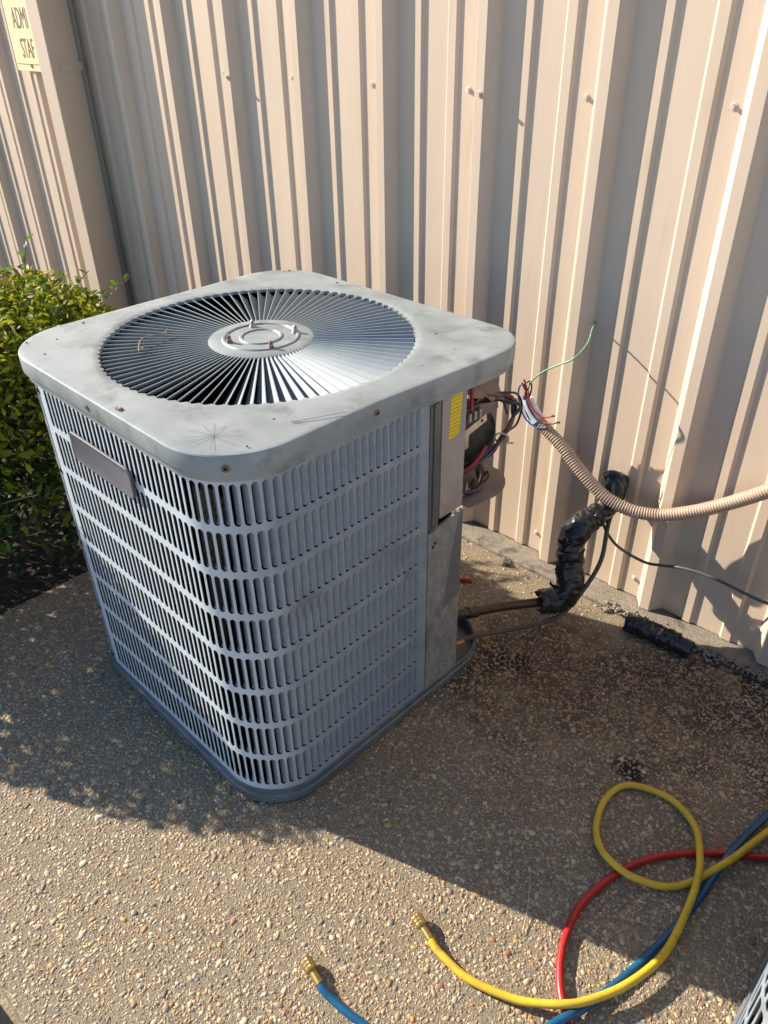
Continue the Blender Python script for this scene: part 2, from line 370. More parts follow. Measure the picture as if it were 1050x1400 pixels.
def put_screw(x, y, z, tilt=0):
    global sc0
    if sc0 is None: o = sc0 = obj('screw', screw_mesh(), 'bolt', wall, 40)
    else: o = link(sc0.copy(), wall)
    o.location = (x, y, z); o.rotation_euler = (rnd.uniform(-.08, .08), rnd.uniform(0, 3), rnd.uniform(-.08, .08))
for n in range(-8, 4):
    e = X0 + PITCH * n
    for z in (1.16, .065, 2.4): put_screw(e - .066, .0318, z + rnd.uniform(-.004, .004))
for n in (-6, -3, 0, 3):
    for z in (1.155, 2.4): put_screw(X0 + PITCH * n - .011, -.0002, z)
bm = cyl(bmesh.new(), (.512, -.0006, 1.174), (0, 1, 0), .0026, .0012, 8); obj('open_screw_hole', bm, 'black_gap', wall)

# downspout
ds = tag(empty('downspout', (-1.905, -.055, -.03)), 'square tan metal downspout running down the wall beside the cream sign', 'downspout')
bm = BX(-.043, .043, -.055, .054, 0, 3.4, bev=.003); obj('pipe', bm, 'wall_trim', ds)
bm = BX(.0432, .0470, -.024, .060, 1.176, 1.203); obj('strap', bm, 'wall_trim', ds)
bm = bmesh.new(); cyl(bm, (.0470, .006, 1.189), (1, 0, 0), .0085, .003, 14); cyl(bm, (.0500, .006, 1.189), (1, 0, 0), .0045, .005, 6); obj('strap_screw', bm, 'bolt', ds, 40)
# sign
sg = tag(empty('wall_sign', (-2.35, -.004, 1.132)), 'cream sign with brown capitals on the wall left of the downspout', 'sign')
obj('board', BX(0, .37, -.003, 0, 0, .42, bev=.001), 'sign', sg)
obj('border_line', BX(.012, .35, -.0036, -.0031, .022, .0245), 'ink', sg)
bm = cyl(bmesh.new(), (.125, -.003, .018), (0, -1, 0), .006, .003, 10); obj('fixing_screw', bm, 'ink', sg, 40)
def text(name, body, x, z, h, sx, parent, m):
    cu_ = bpy.data.curves.new(name, 'FONT'); cu_.body = body; cu_.size = 1; cu_.extrude = .004
    t = bpy.data.objects.new('tmp_text', cu_); C.objects.link(t); bpy.context.view_layer.update()
    me = bpy.data.meshes.new_from_object(t.evaluated_get(bpy.context.evaluated_depsgraph_get())); bpy.data.objects.remove(t)
    zs = [q.co.y for q in me.vertices]; s = h / (max(zs) - min(zs))
    for q in me.vertices: q.co = Vector((q.co.x * sx * s, -q.co.z * .1 - .0034, q.co.y * s))
    me.materials.append(MT[m]); o = bpy.data.objects.new(name, me); o.location = (x, 0, z); link(o, parent)
text('lettering', 'ADMI', .052, .140, .066, .52, sg, 'ink')
text('lettering', 'STAF', .072, .045, .064, .52, sg, 'ink')

# ================================================================== CONDENSER UNIT
HT = .800; TH = -.0274
A_, B_, R_ = .348, .345, .120          # louvered body half sizes and corner radius
ROWS = [.7425 - .0358 - .0874 * i for i in range(8)]; RP, SL, SW, SP = .0874, .0755, .0117, .0163
def body_path(s):
    """point and outward normal on the body outline; s=0 at the left end of the front face, increasing towards the right face"""
    L1 = 2 * (A_ - R_); La = .5 * PI * R_; L2 = 2 * (B_ - R_)
    per = 2 * L1 + 2 * L2 + 4 * La; s = s % per
    for kind, ln in (('f', L1), ('c0', La), ('r', L2), ('c1', La), ('b', L1), ('c2', La), ('l', L2), ('c3', La)):
        if s <= ln: break
        s -= ln
    if kind == 'f': return (-(A_ - R_) + s, -B_), (0, -1)
    if kind == 'r': return (A_, -(B_ - R_) + s), (1, 0)
    if kind == 'b': return ((A_ - R_) - s, B_), (0, 1)
    if kind == 'l': return (-A_, (B_ - R_) - s), (-1, 0)
    i = int(kind[1]); cxs = ((1, -1), (1, 1), (-1, 1), (-1, -1))[i]; a0 = (-.5 * PI, 0, .5 * PI, PI)[i]; a = a0 + s / R_
    return (cxs[0] * (A_ - R_) + R_ * math.cos(a), cxs[1] * (B_ - R_) + R_ * math.sin(a)), (math.cos(a), math.sin(a))
LF = 2 * (A_ - R_); LA = .5 * PI * R_; LR = 2 * (B_ - R_); PER = 2 * LF + 2 * LR + 4 * LA
def guard_panel(name, s0, ncol, m, parent, lead=.004, tail=.004):
    """louver panel sheet: real slots cut in 8 rows"""
    v = []; f = []
    def P(s, z):
        (x, y), _ = body_path(s); v.append((x, y, z)); return len(v) - 1
    hw, hl, r = SW / 2, SL / 2, SW / 2
    angs = [0, .25 * PI, .5 * PI, .75 * PI, PI]
    for j in range(ncol):
        sc = s0 + (j + .5) * SP
        for zc in ROWS:
            hole = [(r * math.cos(a), (hl - r) + r * math.sin(a)) for a in angs] + [(r * math.cos(a + PI), -(hl - r) + r * math.sin(a + PI)) for a in angs]
            p, q = SP / 2, RP / 2
            out = [(p, hl - r), (p, q), (0, q), (-p, q), (-p, hl - r), (-p, -hl + r), (-p, -q), (0, -q), (p, -q), (p, -hl + r)]
            H = [P(sc + a, zc + b) for a, b in hole]; O = [P(sc + a, zc + b) for a, b in out]
            for k in range(10): f.append((O[k], O[(k + 1) % 10], H[(k + 1) % 10], H[k]))
    zt, zb = ROWS[0] + RP / 2, ROWS[-1] - RP / 2
    ss = [s0 - lead] + [s0 + k * SP / 2 for k in range(2 * ncol + 1)] + [s0 + ncol * SP + tail]
    for a, b in zip(ss, ss[1:]):
        f.append((P(a, zt), P(b, zt), P(b, .772), P(a, .772))); f.append((P(a, .036), P(b, .036), P(b, zb), P(a, zb)))
    zs = [zb]
    for zc in ROWS[::-1]: zs += [zc - SL / 2 + r, zc + SL / 2 - r, zc + RP / 2]
    for a, b in ((ss[0], ss[1]), (ss[-2], ss[-1])):
        for z0, z1 in zip(zs, zs[1:]): f.append((P(a, z0), P(b, z0), P(b, z1), P(a, z1)))
    o = obj_py(name, v, f, m, parent, 30)
    md = o.modifiers.new('thick', 'SOLIDIFY'); md.thickness = .0011; md.offset = -1
    md = o.modifiers.new('crisp', 'EDGE_SPLIT'); md.split_angle = math.radians(30)
    return o
def louver_verts():
    """one pressed louver, bent inwards from the right side of its slot; local x along the wall of the unit, -y outward"""
    sec = [(.0060, .0002), (.0050, .0009), (.0028, .0032), (-.0002, .0066), (-.0040, .0110)]
    zz = [(-.0352, .25), (-.0295, 1), (.0295, 1), (.0352, .25)]
    v = []; f = []
    for z, k in zz: v += [(x if k == 1 else .0060 + (x - .0060) * .8, y * k + .0004, z) for x, y in sec]
    n = len(sec)
    for j in range(3):
        for i in range(n - 1): a = j * n + i; f.append((a, a + 1, a + n + 1, a + n))
    return v, f
LV, LFc = louver_verts()
def louver_matrix(s, z):
    (x, y), (nx_, ny_) = body_path(s); a = math.atan2(ny_, nx_) + .5 * PI
    return Matrix.Translation((x, y, z)) @ Matrix.Rotation(a, 4, 'Z')
def louvers_joined(items, parent):
    v = []; f = []
    for s, z in items:
        M = louver_matrix(s, z); b = len(v); v += [tuple(M @ Vector(p)) for p in LV]; f += [tuple(i + b for i in q) for q in LFc]
    me = bpy.data.meshes.new('louvers'); me.from_pydata(v, [], f); me.materials.append(MT['panel']); sharp(me, 60)
    o = link(bpy.data.objects.new('louvers', me), parent); o['kind'] = 'stuff'; return o
lou_me = bpy.data.meshes.new('louver'); lou_me.from_pydata(LV, [], LFc); lou_me.materials.append(MT['panel']); sharp(lou_me, 60)
def louver_one(s, z, parent):
    o = bpy.data.objects.new('louver', lou_me); o.matrix_local = louver_matrix(s, z); return link(o, parent)

S_F0 = .010                                     # first slot column on the front
NC_F = int((LF + LA + (B_ - R_) + .083 - S_F0) / SP)
S_L0 = LF + LA + LR + LA + (A_ - .16); NC_L = int((PER - .016 - S_L0) / SP)
F_ITEMS = [(S_F0 + (j + .5) * SP, z) for j in range(NC_F) for z in ROWS]
L_ITEMS = [(S_L0 + (j + .5) * SP, z) for j in range(NC_L) for z in ROWS]

def make_cover(parent):
    nV = 88; per = 4; n = nV * per
    def out_r(th, hx, hy, R):
        c, s = math.cos(th), math.sin(th); best = None
        # ray / rounded rect
        t = min(hx / abs(c) if abs(c) > 1e-9 else 9, hy / abs(s) if abs(s) > 1e-9 else 9); x, y = t * c, t * s
        if abs(x) > hx - R and abs(y) > hy - R:
            px, py = (hx - R), (hy - R); b_ = abs(c) * px + abs(s) * py; t = b_ + math.sqrt(max(0, b_ * b_ - (px * px + py * py - R * R)))
        return t
    rg = .2915
    prof = []       # rings: function th -> (r, z)
    teeth = [0, .0015, .005, .0035]
    rings = []
    def ring(fn): rings.append([(fn(i)[0] * math.cos(2 * PI * i / n), fn(i)[0] * math.sin(2 * PI * i / n), fn(i)[1]) for i in range(n)])
    th = lambda i: 2 * PI * i / n
    HX, HY, RR = .360, .357, .128
    o_ = lambda i, d: out_r(th(i), HX - d, HY - d, (.098 if 0 < i < n // 4 else RR) - d * .6)
    crown = .004
    ring(lambda i: (rg + teeth[i % per], HT - .004))
    ring(lambda i: (rg + teeth[i % per] + .0006, HT + crown * .6))
    ring(lambda i: (rg + .010, HT + crown))
    ring(lambda i: (rg + .018, HT + crown))
    ring(lambda i: ((rg + .018) * .5 + o_(i, .012) * .5, HT + crown * .55))
    ring(lambda i: (o_(i, .012), HT + .0002))
    ring(lambda i: (o_(i, .0042), HT))
    ring(lambda i: (o_(i, .0018), HT - .0008))
    ring(lambda i: (o_(i, .0004), HT - .0026))
    ring(lambda i: (o_(i, 0), HT - .0048))
    ring(lambda i: (o_(i, 0), HT - .0320))
    ring(lambda i: (o_(i, .0008), HT - .0340))
    ring(lambda i: (o_(i, .0055), HT - .0365))
    ring(lambda i: (o_(i, .0065), HT - .0480))
    ring(lambda i: (o_(i, .0095), HT - .0485))
    v = []
    for r in rings:
        for x, y, z in r:
            k = min(1, max(0, (y + .04) / .26)) * min(1, max(0, (math.hypot(x, y) - .315) / .04)) if x > 0 else 0
            v.append((x + .019 * k * min(1, x / .3), y, z))
    f = []
    for j in range(len(rings) - 1):
        for i in range(n): f.append((j * n + i, j * n + (i + 1) % n, (j + 1) * n + (i + 1) % n, (j + 1) * n + i))
    return obj_py('top_cover', v, f, 'cover', parent, 24)
def vane_mesh():
    """one twisted grille vane along +x; rises towards +y"""
    v = []; f = []; n = 88
    rr = [.097, .14, .19, .24, .2905]
    for r in rr:
        p = 2 * PI * r / n; dz = .0075 + .0095 * (r - .097) / .194; w = p * .80
        z0 = HT + .0012
        v += [(r, .10 * p + .0015, z0 + .0001), (r, .10 * p, z0), (r, .10 * p - w * .42, z0 - dz * .52), (r, .10 * p - w, z0 - dz), (r, .10 * p - w, z0 - dz - .0008), (r, .10 * p - w * .42 + .0006, z0 - dz * .52 - .0010), (r, .10 * p + .0015, z0 - .0012)]
    for j in range(len(rr) - 1):
        for k in range(7): a = j * 7 + k; b = j * 7 + (k + 1) % 7; f.append((a, b, b + 7, a + 7))
    me = bpy.data.meshes.new('grille_vane'); me.from_pydata(v, [], f); me.materials.append(MT['vane']); sharp(me, 32); return me
VM = vane_mesh()
def make_hub(parent):
    rings = [(.094, HT - .004), (.0995, HT - .002), (.099, HT + .0012), (.093, HT + .0030), (.0745, HT + .0036), (.072, HT + .0060), (.0685, HT + .0060), (.066, HT + .0034), (.042, HT + .0034), (.0398, HT + .0058), (.0362, HT + .0058), (.034, HT + .0034), (.012, HT + .0034)]
    n = 88; v = []; f = []
    for j, (r, z) in enumerate(rings):
        for i in range(n):
            q = r * (1 + (.012 if (j == 1 and i % 2) else 0)); v.append((q * math.cos(2 * PI * i / n), q * math.sin(2 * PI * i / n), z))
    for j in range(len(rings) - 1):
        for i in range(n): f.append((j * n + i, j * n + (i + 1) % n, (j + 1) * n + (i + 1) % n, (j + 1) * n + i))
    f.append(tuple((len(rings) - 1) * n + i for i in range(n)))
    return obj_py('hub_plate', v, f, 'cover', parent, 35)

def make_unit(root):
    cover = make_cover(root)
    for k in range(88):
        o = bpy.data.objects.new('grille_vane', VM); o.rotation_euler = (0, 0, 2 * PI * k / 88); link(o, root)
    hub = make_hub(root)
    for k, (x, y) in enumerate(((-.0197, -.0589), (.0620, -.0246), (-.0544, .0219), (.0304, .0588))):
        bm = bmesh.new(); cyl(bm, (x, y, HT + .003), (0, 0, 1), .0078, .006, 12, .0046); cyl(bm, (x, y, HT + .006), (0, 0, 1), .0040, .009, 10, .0038); cyl(bm, (x, y, HT + .0148), (0, 0, 1), .0040, .003, 10, .0016)
        obj('stud', bm, 'rust' if k < 2 else 'steel', hub, 40)
        if k < 2: obj('stud_tip', cyl(bmesh.new(), (x, y, HT + .0095), (0, 0, 1), .0044, .0090, 10, .002), 'steel', hub, 40)
    # base pan
    v, f = loft([(rrect(.340, .337, .112, 12), .006), (rrect(.352, .349, .124, 12), .008), (rrect(.3535, .3505, .1255, 12), .012), (rrect(.3535, .3505, .1255, 12), .026), (rrect(.350, .347, .122, 12), .0285),
                 (rrect(.350, .347, .122, 12), .034), (rrect(.3515, .3485, .1235, 12), .036), (rrect(.3515, .3485, .1235, 12), .043), (rrect(.349, .346, .121, 12), .044), (rrect(.345, .342, .117, 12), .040), (rrect(.344, .341, .116, 12), .012)], close_top=True, close_bot=True)
    obj_py('base_pan', v, f, 'pan', root, 40)
    # coil behind the guards, open towards the service corner
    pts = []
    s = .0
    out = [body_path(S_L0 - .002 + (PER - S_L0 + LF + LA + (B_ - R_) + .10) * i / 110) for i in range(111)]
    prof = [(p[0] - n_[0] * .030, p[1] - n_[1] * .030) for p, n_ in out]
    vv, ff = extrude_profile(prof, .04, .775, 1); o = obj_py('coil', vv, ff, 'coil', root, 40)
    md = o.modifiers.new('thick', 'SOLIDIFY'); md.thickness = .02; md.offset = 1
    # fan and motor below the grille
    fan = obj('fan_hub', cyl(bmesh.new(), (0, 0, HT - .105), (0, 0, 1), .035, .05, 20), 'blackp', root, 40)
    for k in range(3):
        a0 = 2 * PI * k / 3 - .95; v = []; f = []
        for i in range(7):
            r = .03 + .225 * i / 6
            for j in range(5):
                a = a0 + (j / 4 - .5) * (1.15 if i else .7); v.append((r * math.cos(a), r * math.sin(a), HT - .09 + (j / 4 - .5) * .055))
        for i in range(6):
            for j in range(4): a = i * 5 + j; f.append((a, a + 1, a + 6, a + 5))
        obj_py('fan_blade', v, f, 'fan', root, 60)
    obj('fan_motor', cyl(bmesh.new(), (0, 0, HT - .045), (0, 0, 1), .068, .042, 24), 'blackp', root, 40)
    obj('compressor', cyl(bmesh.new(), (-.03, -.02, .044), (0, 0, 1), .095, .30, 24, .08), 'blackp', root, 40)
    return cover, hub

unit = tag(empty('condenser_unit', (-.0576, -.7042, 0), TH), 'weathered grey air conditioner condenser with radial fan grille, its control box open', 'air conditioner', 'condenser units on the pad')
cover, hub = make_unit(unit)
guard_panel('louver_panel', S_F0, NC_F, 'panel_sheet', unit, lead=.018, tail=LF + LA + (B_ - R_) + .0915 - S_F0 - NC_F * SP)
guard_panel('rear_louver_panel', S_L0, NC_L, 'panel', unit, lead=.004, tail=.005)
root_m = Matrix.Translation((-.0576, -.7042, 0)) @ Matrix.Rotation(TH, 4, 'Z')
camp = co.matrix_world.translation
def view_size(it):
    (x, y), (a, b) = body_path(it[0]); P = root_m @ Vector((x, y, it[1])); n = (root_m.to_3x3() @ Vector((a, b, 0))); d = camp - P
    return max(0, n.dot(d) / d.length) / d.length
order = sorted(F_ITEMS, key=view_size, reverse=True)
for s, z in order[:300]: louver_one(s, z, unit)
louvers_joined(order[300:] + L_ITEMS, unit)
# --- name plate
v, f = loft([([(x, y) for x, y in rrect(.1055, .030, .013, 6)], 0), ([(x, y) for x, y in rrect(.1055, .030, .013, 6)], .0030), (rrect(.1045, .0290, .0122, 6), .0040), (rrect(.1010, .0255, .010, 6), .0040), (rrect(.0995, .024, .0095, 6), .0033)], close_top=True, close_bot=True)
npl = obj_py('name_plate', v, f, 'plate_grey', unit, 40)
npl.rotation_euler = (.5 * PI, 0, 0); npl.location = (-.019, -.3500, .6655)
# --- screws on the skirt
def rust_screw(p, ax, m='rust', r=.0055):
    a = Vector(ax).normalized(); p = Vector(p); bm = bmesh.new(); cyl(bm, p, a, r, .0012, 12, r * .95); o = obj('screw', bm, m, unit, 40)
    obj('screw_recess', cyl(bmesh.new(), p + a * .0012, a, r * .45, .0007, 8), 'black_gap', o)
rust_screw((.3605, -.0494, .782), (1, 0, 0)); rust_screw((-.0054, -.3575, .780), (0, -1, 0))
cd = Vector((.72, -.69, 0)).normalized(); pc = Vector((.360 - .128, -.357 + .128, .779)) + cd * .1283; rust_screw(pc, cd, r=.0065)
obj('skirt_slot', BX(.3598, .3608, .092, .108, .7765, .7815), 'black_gap', unit)
for z in (.735, .562, .385, .205, .062):
    sx, sn = body_path(-.012); rust_screw((sx[0] + sn[0] * .001, sx[1] + sn[1] * .001, z), (sn[0], sn[1], 0), 'blackp', .0048)
cp_, cn_ = body_path(LF + LA * .5); rust_screw((cp_[0] + cn_[0] * .006, cp_[1] + cn_[1] * .006, .019), (cn_[0], cn_[1], 0), 'steel', .005)
rust_screw((.3538, .120, .020), (1, 0, 0), 'steel', .004)
# --- crumbs, twig and scratches on the cover
bm = bmesh.new()
for x, y, r in ((.2335, .233, .006), (.230, .240, .004), (.0848, -.3425, .005), (.078, -.345, .003)): bmesh.ops.create_icosphere(bm, subdivisions=1, radius=r, matrix=Matrix.Translation((x, y, HT + .002)) @ Matrix.Scale(.5, 4, (0, 0, 1)))
obj('rust_crumbs', bm, 'rust', cover)
bm = bmesh.new(); r3 = random.Random(11)
for _ in range(70):
    x, y = r3.uniform(-.33, .33), r3.uniform(-.33, .33)
    if math.hypot(x, y) > .31 and max(abs(x), abs(y)) < .34: bmesh.ops.create_icosphere(bm, subdivisions=1, radius=r3.uniform(.001, .0028), matrix=Matrix.Translation((x, y, HT + .0022)) @ Matrix.Scale(.5, 4, (0, 0, 1)))
obj('dirt_specks', bm, 'dirt' if 'dirt' in MT else 'soil', cover)
bm = bmesh.new()
def hair(p, a, L, bend=0, w=.0005):
    n = 6; pts = []
    for i in range(n + 1):
        t = i / n; aa = a + bend * t; pts.append((p[0] + L * t * math.cos(aa), p[1] + L * t * math.sin(aa), HT + .0030 + .0006))
    tube(bm, pts, w, 4, smooth=False)
for k in range(11): hair((.2665, -.2963), k * .58 + r3.uniform(-.15, .15), r3.uniform(.02, .055), r3.uniform(-.15, .15), .00022)
obj('scratch_star', bm, 'scratch', cover)
bm = bmesh.new(); hair((.318, -.19), 1.1, .09, .05); hair((.318, -.19), .75, .018); obj('scratch', bm, 'scratch', cover)
# --- right face: seam strip, upper plate, service panel
obj('seam_strip', BX(.3435, .3500, .0925, .1205, .473, .758, bev=.001), 'strip', unit)
obj('seam_ridge', BX(.3501, .3535, .1005, .1130, .480, .742, bev=.0012), 'strip', unit)
bm = BX(.3440, .3515, .1225, .1900, .4895, .7600, bev=.0008); upl = obj('control_plate', bm, 'plate_tan', unit)
bm = bmesh.new(); vs = [bm.verts.new(p) for p in ((.3518, .1405, .6520), (.3518, .1715, .6600), (.3518, .1770, .7460), (.3518, .1450, .7390))]; bm.faces.new(vs); obj('warning_label', bm, 'label', upl)
bm = bmesh.new(); box(bm, .3440, .3500, .0930, .1965, .041, .4640); sp = bm
for vtx in sp.verts:
    if vtx.co.z > .45: vtx.co.z += (vtx.co.y - .093) * .14
svc = obj('service_panel', sp, 'service', unit)
bm = bmesh.new(); vs = [bm.verts.new(p) for p in ((.3503, .1430, .245), (.3503, .1945, .262), (.3503, .1955, .478), (.3503, .1800, .455), (.3503, .1560, .340))]; bm.faces.new(vs); obj('clean_patch', bm, 'patch', svc)
for y, z in ((.107, .4295), (.113, .436)): obj('vent_hole', cyl(bmesh.new(), (.3495, y, z), (1, 0, 0), .0035, .0010, 10), 'black_gap', svc)
for p in ((.3516, .1075, .7480), (.3516, .1065, .4800)): rust_screw(p, (1, 0, 0), 'rust', .005)
# partition walls of the cut-out corner
obj('partition', BX(.16, .343, .1905, .1945, .044, .4690), 'service', unit)
obj('compartment_wall', BX(.158, .162, .1955, .340, .044, .770), 'dust', unit)
obj('compartment_back', BX(.1625, .343, .1900, .1935, .4900, .770), 'plate_tan', unit)
o_ = []
for k in range(9): a = .5 * PI * k / 8; o_.append(((.374 - .075) + .075 * math.cos(a), (.357 - .085) + .085 * math.sin(a)))
o_ = [(.163, .1975), (.366, .1975)] + o_ + [(.163, .357)]
v, f = loft([(o_, .4835), (o_, .4870)], close_top=True, close_bot=True); shelf = obj_py('compartment_shelf', v, f, 'dust', unit)
# --- control gear
bm = cyl(bmesh.new(), (.235, .290, .585), (.78, -.25, .12), .066, .066, 28); gear = obj('black_housing', bm, 'blackp', unit, 40)
obj('housing_rim', cyl(bmesh.new(), (.290, .272, .594), (.78, -.25, .12), .057, .018, 28, .052), 'blackp', gear, 40)
obj('bright_stud', cyl(bmesh.new(), (.312, .306, .5985), (1, 0, 0), .003, .006, 8), 'silver', gear, 40)
obj('capacitor', cyl(bmesh.new(), (.305, .228, .592), (0, 0, 1), .021, .045, 20), 'silver', unit, 40)
M_ = Matrix.Translation((.331, .245, .638)) @ Matrix.Rotation(.22, 4, 'X')
br = obj('strap_bracket', BX(-.001, .001, -.045, .035, -.008, .008, M=M_), 'silver', unit)
obj('bracket_hole', BX(.0011, .0016, .018, .024, -.003, .003, M=M_), 'black_gap', br)
ct = obj('contactor', BX(.300, .338, .205, .250, .650, .688, bev=.003), 'blackp', unit)
for y in (.212, .228, .243): obj('terminal', BX(.3385, .345, y - .004, y + .004, .662, .680, bev=.001), 'steel', ct)
v = []; f = []
for i in range(9):
    for j in range(7):
        y = .205 + .135 * i / 8; t = j / 6; v.append((.335 - .09 * t + .006 * math.sin(3 * i + j), y, .770 - .020 - (.03 + .06 * i / 8) * (1 - t) + .005 * math.sin(i * 2.1 + j * 1.3)))
for i in range(8):
    for j in range(6): a = i * 7 + j; f.append((a, a + 7, a + 8, a + 1))
o = obj_py('insulation_flap', v, f, 'dust', unit, 60); md = o.modifiers.new('t', 'SOLIDIFY'); md.thickness = .003
v = [(.330, .205, .690), (.328, .318, .665), (.322, .330, .645), (.320, .275, .640), (.318, .245, .632), (.325, .205, .655)]
bm = bmesh.new(); vs = [bm.verts.new(p) for p in v]; bm.faces.new(vs); o = obj('dusty_flap', bm, 'dust', unit); md = o.modifiers.new('t', 'SOLIDIFY'); md.thickness = .002
def wire(name, pts, r, m, parent=unit, n=7): return obj(name, TB(pts, r, n, .006), m, parent, 80)
wire('wire', [(.325, .222, .770), (.336, .222, .735), (.338, .221, .705), (.338, .222, .680)], .0036, 'w_red')
wire('wire', [(.315, .268, .770), (.322, .272, .745), (.318, .280, .715)], .0028, 'w_red')
wire('wire', [(.300, .200, .535), (.330, .225, .548), (.338, .252, .566), (.338, .275, .585)], .0042, 'w_red')
cols = ['w_purple', 'w_black', 'w_purple', 'w_dull', 'w_brown', 'w_purple', 'w_black', 'w_red', 'w_dull', 'w_purple', 'w_brown', 'w_red', 'w_black', 'w_purple']
for k in range(14):
    r4 = random.Random(k); j = lambda s=.008: r4.uniform(-s, s)
    wire('wire', [(.300 + j(), .215 + j(), .520 + j()), (.325 + j(), .245 + j(), .545 + j()), (.340 + j(.004), .292 + j(.006), .566 + j(.006)), (.344 + j(.004), .318 + j(.005), .588 + j(.005)), (.344 + j(.004), .348 + j(.007), .614 + j()), (.340 + j(), .364 + j(), .638 + j(.01)), (.332 + j(), .345 + j(), .664 + j(.008)), (.318 + j(), .290 + j(), .678 + j(.01)), (.300, .255 + j(), .668 + j())], .0021 if k % 3 else .0027, cols[k])
wire('wire', [(.318, .315, .679), (.330, .340, .677), (.336, .372, .664), (.338, .389, .632), (.337, .378, .596), (.337, .350, .590), (.337, .320, .580)], .0024, 'w_black')
wire('wire', [(.310, .235, .655), (.325, .258, .684), (.330, .290, .688), (.332, .325, .668), (.334, .345, .630)], .0024, 'w_brown')
for k in range(5):
    r4 = random.Random(40 + k); j = lambda s=.008: r4.uniform(-s, s)
    wire('wire', [(.325 + j(), .205 + j(.004), .508 + j()), (.342 + j(.004), .232 + j(), .497 + j(.004)), (.338 + j(), .268 + j(), .496 + j(.004)), (.318 + j(), .292 + j(), .503 + j()), (.305 + j(), .296 + j(), .535 + j(.012)), (.300, .280 + j(), .552)], .0022, ('w_black', 'w_purple', 'w_brown', 'w_dull', 'w_black')[k])
for k in range(4):
    r4 = random.Random(80 + k); y = .215 + .022 * k
    wire('wire', [(.330, y, .490), (.338 + r4.uniform(-.01, .01), y + .01, .506), (.328, y + .016, .513), (.320, y + .02, .495)], .0022, ('w_tie', 'w_brown', 'w_tie', 'w_brown')[k])
obj('cable_tie', TB([(.3440 + .010 * math.cos(a), .318 + .011 * math.cos(a + .5), .588 + .013 * math.sin(a)) for a in [2 * PI * i / 14 for i in range(15)]], .0022, 6, smooth=False), 'w_tie', unit, 80)
wire('cable_tie', [(.352, .322, .580), (.356, .336, .574), (.355, .344, .571)], .0022, 'w_tie')
# --- service valves at the foot of the cut-out corner
sv = obj('service_valve', cyl(bmesh.new(), (.300, .217, .060), (0, 0, 1), .014, .120, 12), 'blackp', unit, 40)
obj('valve_cap', cyl(bmesh.new(), (.300, .217, .180), (0, 0, 1), .0175, .018, 6), 'strip', sv, 40)
lv = obj('service_valve', cyl(bmesh.new(), (.322, .217, .046), (0, 0, 1), .010, .050, 12), 'blackp', unit, 40)
obj('valve_cap', cyl(bmesh.new(), (.322, .217, .096), (0, 0, 1), .0135, .014, 6), 'strip', lv, 40)
obj('flare_nut', cyl(bmesh.new(), (.325, .225, .070), (.4, 1, 0), .0085, .022, 6), 'brass', lv, 40)
wire('straw', [(.3508, .128, .092), (.356, .150, .088), (.354, .168, .072), (.352, .175, .086)], .0008, 'w_tie', svc, 4)
wire('straw', [(.3525, -.04, .19), (.358, -.032, .165), (.3555, -.020, .15), (.357, -.022, .12)], .0008, 'w_tie', unit, 4)

# --- dry twig lying on the grille
tw = tag(empty('dry_twig', (-.0576, -.7042, 0), TH), 'short dry curved twig lying on the left of the fan grille', 'twig')
tz = HT + .006
obj('stem', TB([(-.1002, -.2013, tz), (-.1261, -.1815, tz + .006), (-.1355, -.1652, tz + .008), (-.1368, -.1409, tz + .006), (-.1368, -.1182, tz + .001)], .0014, 6), 'drytwig', tw, 80)
for a, b in (((-.1368, -.130, tz + .004), (-.128, -.110, tz + .004)), ((-.1368, -.126, tz + .003), (-.148, -.110, tz + .006)), ((-.104, -.199, tz), (-.092, -.205, tz + .004)), ((-.104, -.199, tz), (-.100, -.214, tz + .003)), ((-.110, -.195, tz), (-.098, -.192, tz + .004))):
    obj('side_shoot', TB([a, [(p + q) / 2 + .002 for p, q in zip(a, b)], b], .0008, 5), 'drytwig', tw, 80)

# --- second condenser at the right edge of the frame
unit2 = tag(empty('condenser_unit', (1.425, -.655, 0), 0), 'second grey louvered condenser unit at the bottom right corner', 'air conditioner', 'condenser units on the pad')
make_unit(unit2)
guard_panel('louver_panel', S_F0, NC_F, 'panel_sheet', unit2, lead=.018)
guard_panel('rear_louver_panel', S_L0, NC_L, 'panel', unit2, tail=.005)
near = [it for it in L_ITEMS if it[0] > PER - .20] + [it for it in F_ITEMS if it[0] < .10]
for s, z in near: louver_one(s, z, unit2)
louvers_joined([it for it in F_ITEMS + L_ITEMS if it not in near], unit2)
v, f = extrude_profile([(.3475, .075), (.3475, .225)] + [(.2275 + .12 * math.cos(a), .225 + .12 * math.sin(a)) for a in [.5 * PI * i / 8 for i in range(1, 9)]] + [(.155, .345)], .04, .772)
o = obj_py('corner_panel', v, f, 'service', unit2, 40); md = o.modifiers.new('t', 'SOLIDIFY'); md.thickness = .002

